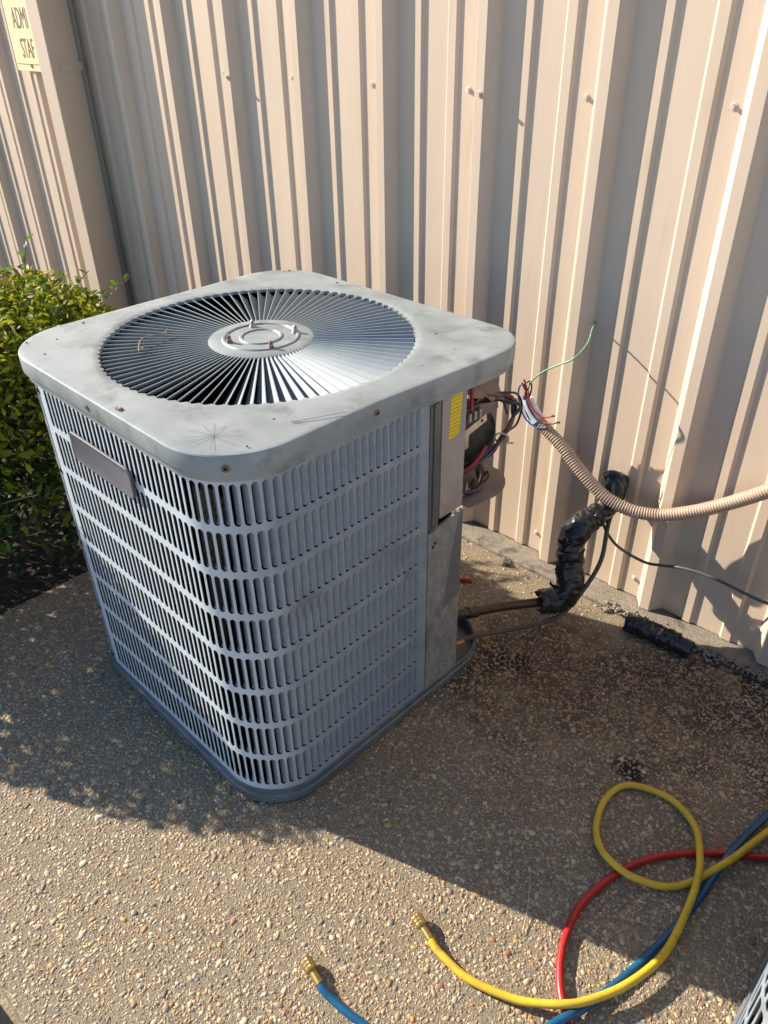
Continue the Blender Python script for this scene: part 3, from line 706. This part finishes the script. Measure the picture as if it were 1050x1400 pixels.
# ================================================================== PIPES, CONDUIT, WIRES
pipe = tag(empty('insulated_suction_line', (.38, -.16, 0)), 'thick copper pipe wrapped in torn black insulation between wall and condenser', 'pipe')
def rel(pts, o): return [tuple(a - b for a, b in zip(p, o.location)) for p in pts]
def lumpy(r, amp, seed):
    rr = random.Random(seed); ph = [rr.uniform(0, 6) for _ in range(4)]
    return lambda s, t: r + amp * (math.sin(s * 60 + ph[0]) + .7 * math.sin(s * 131 + ph[1]) + .6 * math.sin(s * 247 + ph[2])) / 2
from mathutils import noise as mnoise
def lumpy_tube(pts, r, amp, seed, n=26, step=.0028):
    """pipe insulation wrapped in crumpled plastic tape"""
    bm = TB(pts, r, n, step); bm.normal_update(); off = Vector((seed * 3.7, seed * 1.3, 0))
    for q in bm.verts:
        a = 1 - 2 * abs(mnoise.noise(q.co * 48 + off)); b = 1 - 2 * abs(mnoise.noise(q.co * 120 + off)); c = mnoise.noise(q.co * 22 + off)
        q.co += q.normal * amp * (.9 * a + .5 * b + 1.1 * c - .4)
    return bm
PP = [(0.3644, 0.03, 0.3143), (0.3779, -0.004, 0.3331), (0.3844, -0.022, 0.3061), (0.376, -0.07, 0.2787), (0.3606, -0.115, 0.2621), (0.3546, -0.145, 0.2314), (0.3675, -0.165, 0.1822), (0.3851, -0.18, 0.1366), (0.386, -0.196, 0.108), (0.374, -0.212, 0.093), (0.3465, -0.242, 0.088)]
obj('insulation_sleeve', lumpy_tube(rel(PP[:5], pipe), .0260, .0042, 1), 'foam', pipe, 50)
obj('insulation_sleeve', lumpy_tube(rel([tuple((a + b) / 2 for a, b in zip(PP[3], PP[4])), PP[4], PP[5], PP[6], PP[7]], pipe), .0305, .0050, 2), 'foam', pipe, 50)
obj('insulation_sleeve', lumpy_tube(rel(PP[6:], pipe), .0310, .0048, 3), 'foam', pipe, 50)
rr = random.Random(9)
for c_, ax, r in ((Vector(PP[10]), Vector((-.6, -.75, -.1)), .0305), (Vector(PP[4]), Vector((-.4, -.5, -.7)), .030), (Vector((.366, -.168, .200)), Vector((.2, -.3, -1)), .031)):
    ax.normalize(); t = ax.orthogonal().normalized(); u = ax.cross(t); bm = bmesh.new(); n = 26; A = []; Bv = []; c_ = c_ - pipe.location
    for i in range(n):
        d = math.cos(2 * PI * i / n) * t + math.sin(2 * PI * i / n) * u
        A.append(bm.verts.new(c_ - ax * .012 + d * r * .93)); Bv.append(bm.verts.new(c_ + ax * rr.uniform(-.004, .012) + d * (r + rr.uniform(-.002, .004))))
    for i in range(n): bm.faces.new((A[i], A[(i + 1) % n], Bv[(i + 1) % n], Bv[i]))
    o = obj('torn_edge', bm, 'foam', pipe, 40); md = o.modifiers.new('t', 'SOLIDIFY'); md.thickness = .002
for k in range(22):   # curled strips of torn wrap
    i = rr.randint(3, 9); p = Vector(PP[i]) + Vector((rr.uniform(-.016, .016), -.026, rr.uniform(-.02, .02))) - pipe.location
    a = rr.uniform(0, 6); d = Vector((math.cos(a) * .022, -.008, math.sin(a) * .026)); v = []
    for q in range(5): t = q / 4; c2 = p + d * t + Vector((0, -.008 * math.sin(t * 3), 0)); v += [tuple(c2 + Vector((0, 0, .004))), tuple(c2 - Vector((.003, 0, .004)))]
    o = obj_py('wrap_strip', v, [(2 * q, 2 * q + 1, 2 * q + 3, 2 * q + 2) for q in range(4)], 'foam', pipe); md = o.modifiers.new('t', 'SOLIDIFY'); md.thickness = .0012
collar_c = Vector((.372, -.004, .332)) - pipe.location
bm = bmesh.new(); bmesh.ops.create_uvsphere(bm, u_segments=24, v_segments=12, radius=.036, matrix=Matrix.Translation(collar_c) @ Matrix.Scale(.55, 4, (0, 1, 0))); obj('wall_collar', bm, 'foam', pipe, 50)
cop = obj('copper_pipe', TB(rel([(.252, -.482, .150), (.268, -.462, .146), (.300, -.345, .112), (.3465, -.242, .088), (.362, -.224, .090)], pipe), .0115, 14, .01), 'copper', pipe, 60)
obj('coupling', TB(rel([(.272, -.4475, .1412), (.2790, -.4205, .1335)], pipe), .0142, 14, smooth=False), 'copper', pipe, 50)

liq = tag(obj('liquid_line', TB([(.3909, -.005, .2898), (.4018, -.06, .2571), (.4265, -.12, .1912), (.4206, -.17, .1314), (.3983, -.22, .0686), (.3695, -.27, .0511), (.3112, -.34, .0387), (.278, -.42, .055), (.272, -.47, .066)], .0056, 10), 'liquid', smooth=60), 'thin dark brown refrigerant line curving from the wall to the condenser', 'pipe')
cab = tag(obj('grey_cable', TB([(.372, .03, .3376), (.3839, -.03, .3458), (.3963, -.050, .3115), (.3866, -.06, .2669), (.3927, -.06, .2413), (.4296, -.05, .1961), (.4976, -.035, .1725), (.5414, -.03, .1808), (.5933, -.03, .1987), (.6624, -.03, .2067), (.7397, -.03, .2014), (.7884, -.03, .2011), (.8474, -.03, .214), (1.0, -.028, .25), (1.3, -.026, .26)], .0038, 8), 'cable', smooth=60), 'thin dark grey cable drooping along the wall from the pipe collar', 'cable')
cnd = tag(empty('flexible_conduit', (.5, -.05, 0)), 'corrugated tan flexible conduit sagging along the wall with loose wires', 'conduit')
cpts = [(0.16, -0.061, 0.475), (0.1684, -0.06, 0.4646), (0.2039, -0.062, 0.4451), (0.256, -0.066, 0.4165), (0.3155, -0.07, 0.3732), (0.3803, -0.068, 0.3324), (0.4447, -0.056, 0.3126), (0.5099, -0.04, 0.319), (0.5782, -0.03, 0.3524), (0.6412, -0.024, 0.3965), (0.693, -0.021, 0.4397), (0.7297, -0.02, 0.4727), (0.7887, -0.019, 0.5189), (0.9, -0.018, 0.6), (1.05, -0.018, 0.68)]
obj('corrugated_tube', TB(rel(cpts, cnd), lambda s, t: .0150 + .0014 * math.sin(s * 2 * PI / .0066), 14, .0016), 'conduit', cnd, 80)
obj('tape_cuff', TB(rel([(.1750, -.0600, .4600), (.1604, -.0610, .4746), (.1500, -.063, .4930), (.1420, -.065, .5120)], cnd), lambda s, t: .0195 - .006 * t, 12, .006), 'tape', cnd, 50)
def cw(pts, r, m): return obj('wire', TB(rel(pts, cnd), r, 7, .005), m, cnd, 80)
e0 = (.144, -.066, .508)
cw([(.2404, .04, .7033), (.255, .0, .6985), (.2683, -.04, .6775), (.262, -.08, .653), (.228, -.085, .6295), (.1905, -.08, .6031), (.1601, -.075, .5724), (.1464, -.07, .5515), (.141, -.067, .520), e0], .0021, 'w_green')
cw([e0, (.138, -.068, .535), (.128, -.070, .548), (.119, -.072, .536), (.121, -.074, .510), (.134, -.076, .482), (.152, -.078, .462), (.180, -.078, .452), (.205, -.076, .456)], .0023, 'w_blue')
cw([e0, (.140, -.068, .530), (.134, -.070, .552), (.130, -.072, .562)], .0026, 'w_pink')
cw([e0, (.139, -.070, .528), (.131, -.073, .545), (.126, -.073, .552)], .0026, 'w_pink')
cw([e0, (.138, -.072, .534), (.140, -.075, .524), (.158, -.078, .494), (.188, -.078, .470), (.222, -.076, .474), (.236, -.075, .482)], .0023, 'w_dull')
cw([e0, (.146, -.072, .535), (.150, -.075, .520), (.168, -.078, .496), (.195, -.078, .484), (.214, -.076, .490), (.220, -.075, .494)], .0021, 'w_red')
cw([e0, (.150, -.068, .530), (.152, -.070, .552), (.146, -.072, .562), (.140, -.073, .556)], .0023, 'w_brown')
cw([(.135, -.072, .520), (.142, -.074, .495), (.156, -.076, .472), (.175, -.074, .458)], .0030, 'w_blue')
for p in ((.236, -.075, .482), (.220, -.075, .494), (.205, -.076, .456)): obj('wire_end', TB(rel([p, (p[0] + .007, p[1], p[2] + .002)], cnd), .0028, 7, smooth=False), 'copper', cnd)
# piece of insulation on the ground
fo = tag(empty('foam_tube_piece', (.59, -.087, .022)), 'short torn piece of black foam pipe insulation lying by the wall', 'pipe insulation')
obj('sleeve', lumpy_tube([(-.080, -.006, .003), (-.03, .001, .001), (.02, .003, 0), (.048, .004, 0)], .0225, .0052, 5), 'foam', fo, 50)
obj('end_sleeve', lumpy_tube([(.030, .004, 0), (.06, .005, 0), (.083, .006, -.001)], .0200, .0016, 6), 'foam', fo, 50)
v = []
for i in range(6):
    for k in range(4): a = -2.2 + .45 * k; x = .018 + .045 * i / 5; v.append((x, .004 + .0215 * math.cos(a), .0215 * math.sin(a) + .001))
o = obj_py('torn_lining', v, [(i * 4 + k, i * 4 + k + 1, i * 4 + k + 5, i * 4 + k + 4) for i in range(5) for k in range(3)], 'foamgrey', fo, 60)

# ================================================================== GAUGE HOSES
def hose(name, pts, m, label, fit=True):
    r = tag(empty(name, pts[0]), label, 'hose', 'refrigerant hoses on the ground')
    obj('tube', TB(rel(pts, r), .0066, 12, .008), m, r, 80)
    if fit:
        p0 = Vector((0, 0, 0)); a = (Vector(pts[0]) - Vector(pts[1])).normalized()
        obj('ferrule', cyl(bmesh.new(), p0 - a * .010, a, .0074, .026, 12, .0062), 'brass', r, 40)
        bm = bmesh.new(); n = 24; prev = None
        for j, (h, rad) in enumerate(((.014, .007), (.0155, .0098), (.019, .0102), (.022, .0098), (.025, .0102), (.028, .0098), (.031, .0102), (.034, .0096), (.0355, .0075))):
            t = a.orthogonal().normalized(); u = a.cross(t)
            ring = [bm.verts.new(p0 + a * h + (rad * (1 + (.05 if (k % 2 and 0 < j < 8) else 0))) * (math.cos(2 * PI * k / n) * t + math.sin(2 * PI * k / n) * u)) for k in range(n)]
            if prev:
                for k in range(n): bm.faces.new((prev[k], prev[(k + 1) % n], ring[(k + 1) % n], ring[k]))
            else: bm.faces.new(ring[::-1])
            prev = ring
        bm.faces.new(prev); nut = obj('knurled_nut', bm, 'brass', r)
        obj('nut_bore', cyl(bmesh.new(), p0 + a * .0356, a, .0052, .0004, 12), 'black_gap', nut)
    return r
YP = [(0.6391, -1.0192, 0.011), (0.6562, -1.0241, 0.01), (0.6727, -1.0267, 0.0075), (0.733, -1.0273, 0.0075), (0.8027, -1.0047, 0.01), (0.8422, -0.9832, 0.018), (0.8688, -0.9637, 0.024), (0.8917, -0.937, 0.024), (0.9234, -0.8802, 0.024), (0.9448, -0.8111, 0.022), (0.9486, -0.7513, 0.016), (0.9415, -0.6691, 0.022), (0.931, -0.6184, 0.026), (0.9178, -0.5828, 0.026), (0.8835, -0.5227, 0.014), (0.8264, -0.4925, 0.0075), (0.7697, -0.5032, 0.0075), (0.7356, -0.5296, 0.0075), (0.7269, -0.5835, 0.0075), (0.7442, -0.6442, 0.0085), (0.7775, -0.6853, 0.015), (0.8266, -0.7014, 0.022), (0.8643, -0.6899, 0.016), (0.8965, -0.6685, 0.01), (0.9224, -0.6354, 0.0085), (0.9464, -0.5882, 0.019), (0.9625, -0.5515, 0.026), (0.9734, -0.5123, 0.026), (0.9893, -0.4423, 0.016), (1.0191, -0.3276, 0.0075), (1.035, -.20, .0075)]
RPp = [(1.03, -1.20, .0075), (1.0, -1.10, .0075), (.956, -1.043, .0075), (0.9148, -1.0033, 0.0075), (0.8828, -0.9721, 0.0075), (0.8495, -0.938, 0.0075), (0.8229, -0.8933, 0.0075), (0.8088, -0.8457, 0.0075), (0.8036, -0.7845, 0.0075), (0.8239, -0.6919, 0.0075), (0.86, -0.6219, 0.0075), (0.9062, -0.5697, 0.0075), (0.9569, -0.5272, 0.0075), (1.009, -0.4893, 0.0075), (1.046, -.452, .0075), (1.057, -.38, .0075), (1.058, -.25, .0075)]
BP = [(0.5538, -1.1945, 0.011), (0.5717, -1.1984, 0.01), (0.5898, -1.198, 0.0075), (0.6317, -1.1938, 0.0075), (0.6958, -1.1789, 0.0075), (0.7878, -1.1335, 0.0075), (0.8408, -1.0585, 0.0075), (0.8798, -0.9777, 0.0205), (0.8944, -0.9375, 0.010), (0.9194, -0.8435, 0.0075), (0.9338, -0.7704, 0.0075), (0.9487, -0.6636, 0.0075), (0.9517, -0.5973, 0.012), (0.9563, -0.5335, 0.021), (0.9619, -0.4758, 0.014), (0.9746, -0.3969, 0.0075), (0.9954, -0.2569, 0.0075), (1.005, -.15, .0075)]
hose('yellow_hose', YP, 'h_yellow', 'yellow refrigerant hose with a loop and a brass end fitting')
hose('red_hose', RPp, 'h_red', 'red refrigerant hose passing under the yellow hose')
hose('blue_hose', BP, 'h_blue', 'blue refrigerant hose with brass end fitting at the bottom edge')

# ================================================================== SHRUB
shrub = tag(empty('clipped_shrub', (-1.15, -1.0, -.03)), 'clipped green shrub hedge beside the left of the condenser', 'shrub')
SO = Vector(shrub.location)
def inside(x, y):
    """shrub height above ground at x, y (0 outside)"""
    fx = 1 - abs((x + 1.16) / .42) ** 3.2; fy = 1 - abs((y + 1.005) / .565) ** 5
    if fx <= 0 or fy <= 0: return 0
    return (.70 + .09 * min(1, max(0, (-.9 - y) / .3))) * (fx * fy) ** .28 * (1 + .05 * math.sin(7 * x + 3) * math.sin(9 * y))
def shrub_build():
    rs = np.random.RandomState(21); pts = []; lit = []
    while len(pts) < 34000:
        x = rs.uniform(-1.58, -.74); y = rs.uniform(-1.65, -.40); h = inside(x, y)
        if h < .2: continue
        z = h * (1 - abs(rs.normal(0, .16))) if rs.rand() < .6 else rs.uniform(.04, h)
        edge = min((x + 1.58) / .1, (-.74 - x) / .1, 1)
        if x > -1.0 and y > -1.15 and (z < .07 or (z < .2 and rs.rand() < .4)): continue
        if rs.rand() < .18 * max(0, math.sin(19 * x) * math.sin(17 * y) * math.sin(15 * z) + .35): continue
        pts.append((x, y, z + rs.uniform(-.02, .03))); lit.append(z / h)  # second list: leaf height as a share of the shrub height
    P = np.array(pts); lit = np.array(lit); n = len(P)
    # leaf frames: mostly facing up and outward
    N = np.stack([rs.normal(0, .55, n) + .35 * np.sign(P[:, 0] + 1.16) * rs.rand(n), rs.normal(0, .55, n), rs.uniform(.25, 1, n)], -1); N /= np.linalg.norm(N, axis=1)[:, None]
    T = rs.normal(0, 1, (n, 3)); T -= N * np.sum(T * N, 1)[:, None]; T /= np.linalg.norm(T, axis=1)[:, None]; B = np.cross(N, T)
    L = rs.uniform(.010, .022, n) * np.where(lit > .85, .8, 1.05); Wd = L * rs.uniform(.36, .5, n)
    tm = np.array([(-1, 0, 0), (-.35, .85, .22), (.35, .8, .22), (1, 0, -.12), (.35, -.8, .22), (-.35, -.85, .22), (0, 0, -.05)])
    V = P[:, None] - np.array(SO) + T[:, None] * (tm[None, :, 0:1] * L[:, None, None]) + B[:, None] * (tm[None, :, 1:2] * Wd[:, None, None]) + N[:, None] * (tm[None, :, 2:3] * Wd[:, None, None])
    top_mix = np.clip((lit - .62) / .3, 0, 1) * rs.uniform(.2, 1, n)  # more of the bright yellow-green towards the top of the shrub
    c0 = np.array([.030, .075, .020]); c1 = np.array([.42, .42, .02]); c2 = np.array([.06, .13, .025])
    col = c0[None] * (1 - top_mix[:, None]) + c1[None] * top_mix[:, None]; k = rs.rand(n) < .3; col[k] = c2 * (1 - top_mix[k, None] * .5) + c1 * top_mix[k, None] * .5
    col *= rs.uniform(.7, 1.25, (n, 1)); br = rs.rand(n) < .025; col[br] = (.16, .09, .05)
    fl = np.array([(0, 1, 6), (1, 2, 6), (2, 3, 6), (3, 4, 6), (4, 5, 6), (5, 0, 6)]).ravel()
    # the 280 that show largest become leaves of their own
    cam_ = np.array(camp); d = np.linalg.norm(P - cam_, axis=1)
    vis = (P[:, 0] > -1.25) & (P[:, 1] > -1.05) & (lit > .8) | (P[:, 0] > -.80) & (P[:, 1] > -1.1)
    score = np.where(vis, L / d, 0); big = np.argsort(-score)[:280]; rest = np.setdiff1d(np.arange(n), big)
    def build(idx, name):
        m = len(idx); cols = np.ones((m, 7, 4)); cols[:, :, :3] = col[idx][:, None]
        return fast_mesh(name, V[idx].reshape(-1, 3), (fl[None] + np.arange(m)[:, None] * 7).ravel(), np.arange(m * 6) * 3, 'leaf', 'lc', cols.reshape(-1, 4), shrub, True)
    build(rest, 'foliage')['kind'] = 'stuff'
    metas = []
    for q in range(6):    # six leaf shapes and shades shared by the single leaves
        i = big[q * 40]; v = np.zeros((7, 3)); v = tm * np.array([L[i], Wd[i], Wd[i]]); me_o = fast_mesh('leaf', v, fl.copy(), np.arange(6) * 3, 'leaf', 'lc', np.tile(np.append(col[i], 1), (7, 1)), None, True)
        metas.append(me_o.data); bpy.data.objects.remove(me_o)
    for q, i in enumerate(big):
        M = Matrix(((T[i][0], B[i][0], N[i][0], P[i][0] - SO.x), (T[i][1], B[i][1], N[i][1], P[i][1] - SO.y), (T[i][2], B[i][2], N[i][2], P[i][2] - SO.z), (0, 0, 0, 1)))
        o = bpy.data.objects.new('leaf', metas[q % 6]); o.matrix_local = M; link(o, shrub)
shrub_build()
rs = random.Random(33)
for k in range(26):
    x = rs.uniform(-1.4, -.86); y = rs.uniform(-1.5, -.45); pts = [(x, y, -.03)]
    for j in range(1, 6): t = j / 5; pts.append((x + rs.uniform(-.04, .04) * 2 * t, y + rs.uniform(-.05, .05) * 2 * t, -.03 + .62 * t))
    obj('branch', TB(rel(pts, shrub), lambda s, t: .0075 * (1 - .8 * t) + .001, 6, .05), 'bark', shrub, 80)
for k in range(60):
    x = rs.uniform(-1.05, -.77); y = rs.uniform(-1.15, -.6); z = rs.uniform(.06, .38); a = rs.uniform(0, 6.3); L = rs.uniform(.06, .17); b = rs.uniform(-.5, .5)
    p1 = (x + L * .5 * math.cos(a), y + L * .5 * math.sin(a), z + L * .5 * b + rs.uniform(-.012, .012)); p2 = (x + L * math.cos(a + .3), y + L * math.sin(a + .3), z + L * b)
    obj('twig', TB(rel([(x, y, z), p1, p2], shrub), .0016, 5, .03), 'bark' if k % 4 else 'drytwig', shrub, 80)
# sprigs sticking out towards the wall
def sprig(base, tip, nl, seed):
    r5 = random.Random(seed); b, t = Vector(base), Vector(tip); mid = (b + t) / 2 + Vector((.01, 0, .012))
    st = obj('sprig', TB(rel([b, mid, t], shrub), .0012, 5, .02), 'bark', shrub, 80)
    for k in range(nl):
        p = b.lerp(t, (k + .6) / nl) - SO; d = Vector((r5.uniform(-1, 1), r5.uniform(-1, 1), r5.uniform(.2, 1))).normalized(); s = d.orthogonal().normalized(); L = r5.uniform(.02, .03); up = d.cross(s)
        v = [p, p + d * L * .4 + s * L * .3, p + d * L * .8 + s * L * .22, p + d * L * 1.15, p + d * L * .8 - s * L * .22, p + d * L * .4 - s * L * .3, p + d * L * .6 - up * L * .08]
        V = np.array([tuple(x) for x in v]); fl = np.array([(0, 1, 6), (1, 2, 6), (2, 3, 6), (3, 4, 6), (4, 5, 6), (5, 0, 6)]).ravel()
        c = np.array([.12, .21, .03, 1]) * r5.uniform(.7, 1.2); c[3] = 1; fast_mesh('leaf', V, fl, np.arange(6) * 3, 'leaf', 'lc', np.tile(c, (7, 1)), st, True)
sprig((-1.18, -.58, .58), (-1.14, -.49, .68), 7, 1); sprig((-1.10, -.55, .58), (-1.03, -.43, .66), 8, 2); sprig((-1.22, -.66, .64), (-1.26, -.60, .78), 7, 3); sprig((-1.2, -.78, .7), (-1.22, -.79, .82), 7, 4); sprig((-1.05, -.60, .62), (-1.0, -.46, .66), 6, 5)

# ================================================================== SMALL THINGS ON THE GROUND
# dry litter along the pad edge below the shrub
bm = bmesh.new(); r6 = random.Random(50)
for k in range(260):
    x = -.742 - abs(r6.gauss(0, .14)); y = r6.uniform(-1.4, -.45); z = -.026 + r6.uniform(0, .02); a = r6.uniform(0, 6.3); L = r6.uniform(.01, .03)
    if k % 2: tube(bm, [(x, y, z), (x + L * 2 * math.cos(a), y + L * 2 * math.sin(a), z + r6.uniform(-.004, .02))], .0009, 4, smooth=False)
    else:
        d = Vector((math.cos(a), math.sin(a), r6.uniform(-.3, .4))); s = Vector((-math.sin(a), math.cos(a), r6.uniform(-.4, .4))); p = Vector((x, y, z + .004))
        bm.faces.new([bm.verts.new(p + q) for q in (-d * L * .6, s * L * .3, d * L * .6, -s * L * .3)])
tag(obj('leaf_litter', bm, 'dryleaf'), 'dry leaves and bits of twig under the shrub', 'leaf litter', kind='stuff')
# pavers below the front edge of the pad
pv = tag(empty('brown_pavers', (.2, -1.62, -.06)), 'brown pavers just below the front edge of the concrete pad', 'pavers')
for k, (x, y, a) in enumerate(((-.115, -.02, .05), (.070, -.035, -.12), (-.02, -.15, .2), (.25, -.03, .04), (.2, -.16, -.1))):
    o = obj('paver', BX(-.085, .085, -.055, .055, 0, .035, bev=.006), 'paver', pv, 40); o.location = (x, y, 0); o.rotation_euler = (0, 0, a)
tag(obj('orange_wire_nut', cyl(bmesh.new(), (.080, -.222, .007), (1, .55, .05), .0055, .034, 10, .0075), 'orange', smooth=40), 'small orange wire connector on the ground by the condenser', 'wire connector')
d1 = tag(empty('metal_scrap', (.129, -.07, .002)), 'small bent grey metal scrap on the ground by the wall', 'scrap')
obj('bent_tab', BX(-.010, .010, -.018, .014, 0, .003, M=Matrix.Rotation(.5, 4, 'Z') @ Matrix.Rotation(-.25, 4, 'X')), 'debris', d1)
obj('prong', BX(-.006, -.002, .008, .030, .003, .007, M=Matrix.Rotation(.9, 4, 'Z')), 'debris', d1)
def stone(name, x, y, r, m, label):
    bm = bmesh.new(); bmesh.ops.create_icosphere(bm, subdivisions=2, radius=r); rr = random.Random(int(x * 1000))
    for q in bm.verts: q.co = Vector((q.co.x * rr.uniform(.85, 1.15), q.co.y * .8 * rr.uniform(.85, 1.15), q.co.z * .55 * rr.uniform(.85, 1.15)))
    tag(obj(name, bm, m, smooth=60, loc=(x, y, r * .4)), label, 'stone')
stone('stone', .439, -.068, .011, 'ledge', 'tan stone on the ground beside the wall footing')
bm = bmesh.new(); r7 = random.Random(77)
for k in range(150):
    x = r7.uniform(.42, .78); y = -.05 + r7.gauss(0, .012); bmesh.ops.create_icosphere(bm, subdivisions=1, radius=r7.uniform(.002, .006), matrix=Matrix.Translation((x, y, .008)) @ Matrix.Scale(.6, 4, (0, 0, 1)))
tag(obj('loose_gravel', bm, 'ledge', smooth=60), 'crumbs of gravel along the foot of the wall', 'gravel', kind='stuff')
bm = bmesh.new()
for k in range(1100):
    x = r7.uniform(.50, 1.5); y = -.048 + r7.gauss(0, .014); bmesh.ops.create_icosphere(bm, subdivisions=1, radius=r7.uniform(.001, .0034), matrix=Matrix.Translation((x, y, .0035)) @ Matrix.Scale(.6, 4, (0, 0, 1)))
tag(obj('black_dirt', bm, 'soil', smooth=60), 'black dirt gathered along the wall footing at the right', 'dirt', kind='stuff')
for k, (pts, lab) in enumerate(((((.045, -.25, .004), (.085, -.19, .012), (.12, -.13, .006)), 'long dry straw on the lit ground behind the condenser'),
                   (((.755, -.905, .004), (.735, -.86, .007), (.70, -.80, .004)), 'dry straw on the pad beside the red hose'),
                   (((.09, -.185, .004), (.13, -.17, .010), (.16, -.185, .004)), 'short dry straw near the orange connector'))):
    tag(obj('straw', TB(pts, .0007, 5, .01), 'w_tie', smooth=80), lab, 'straw', 'dry straws on the pad')
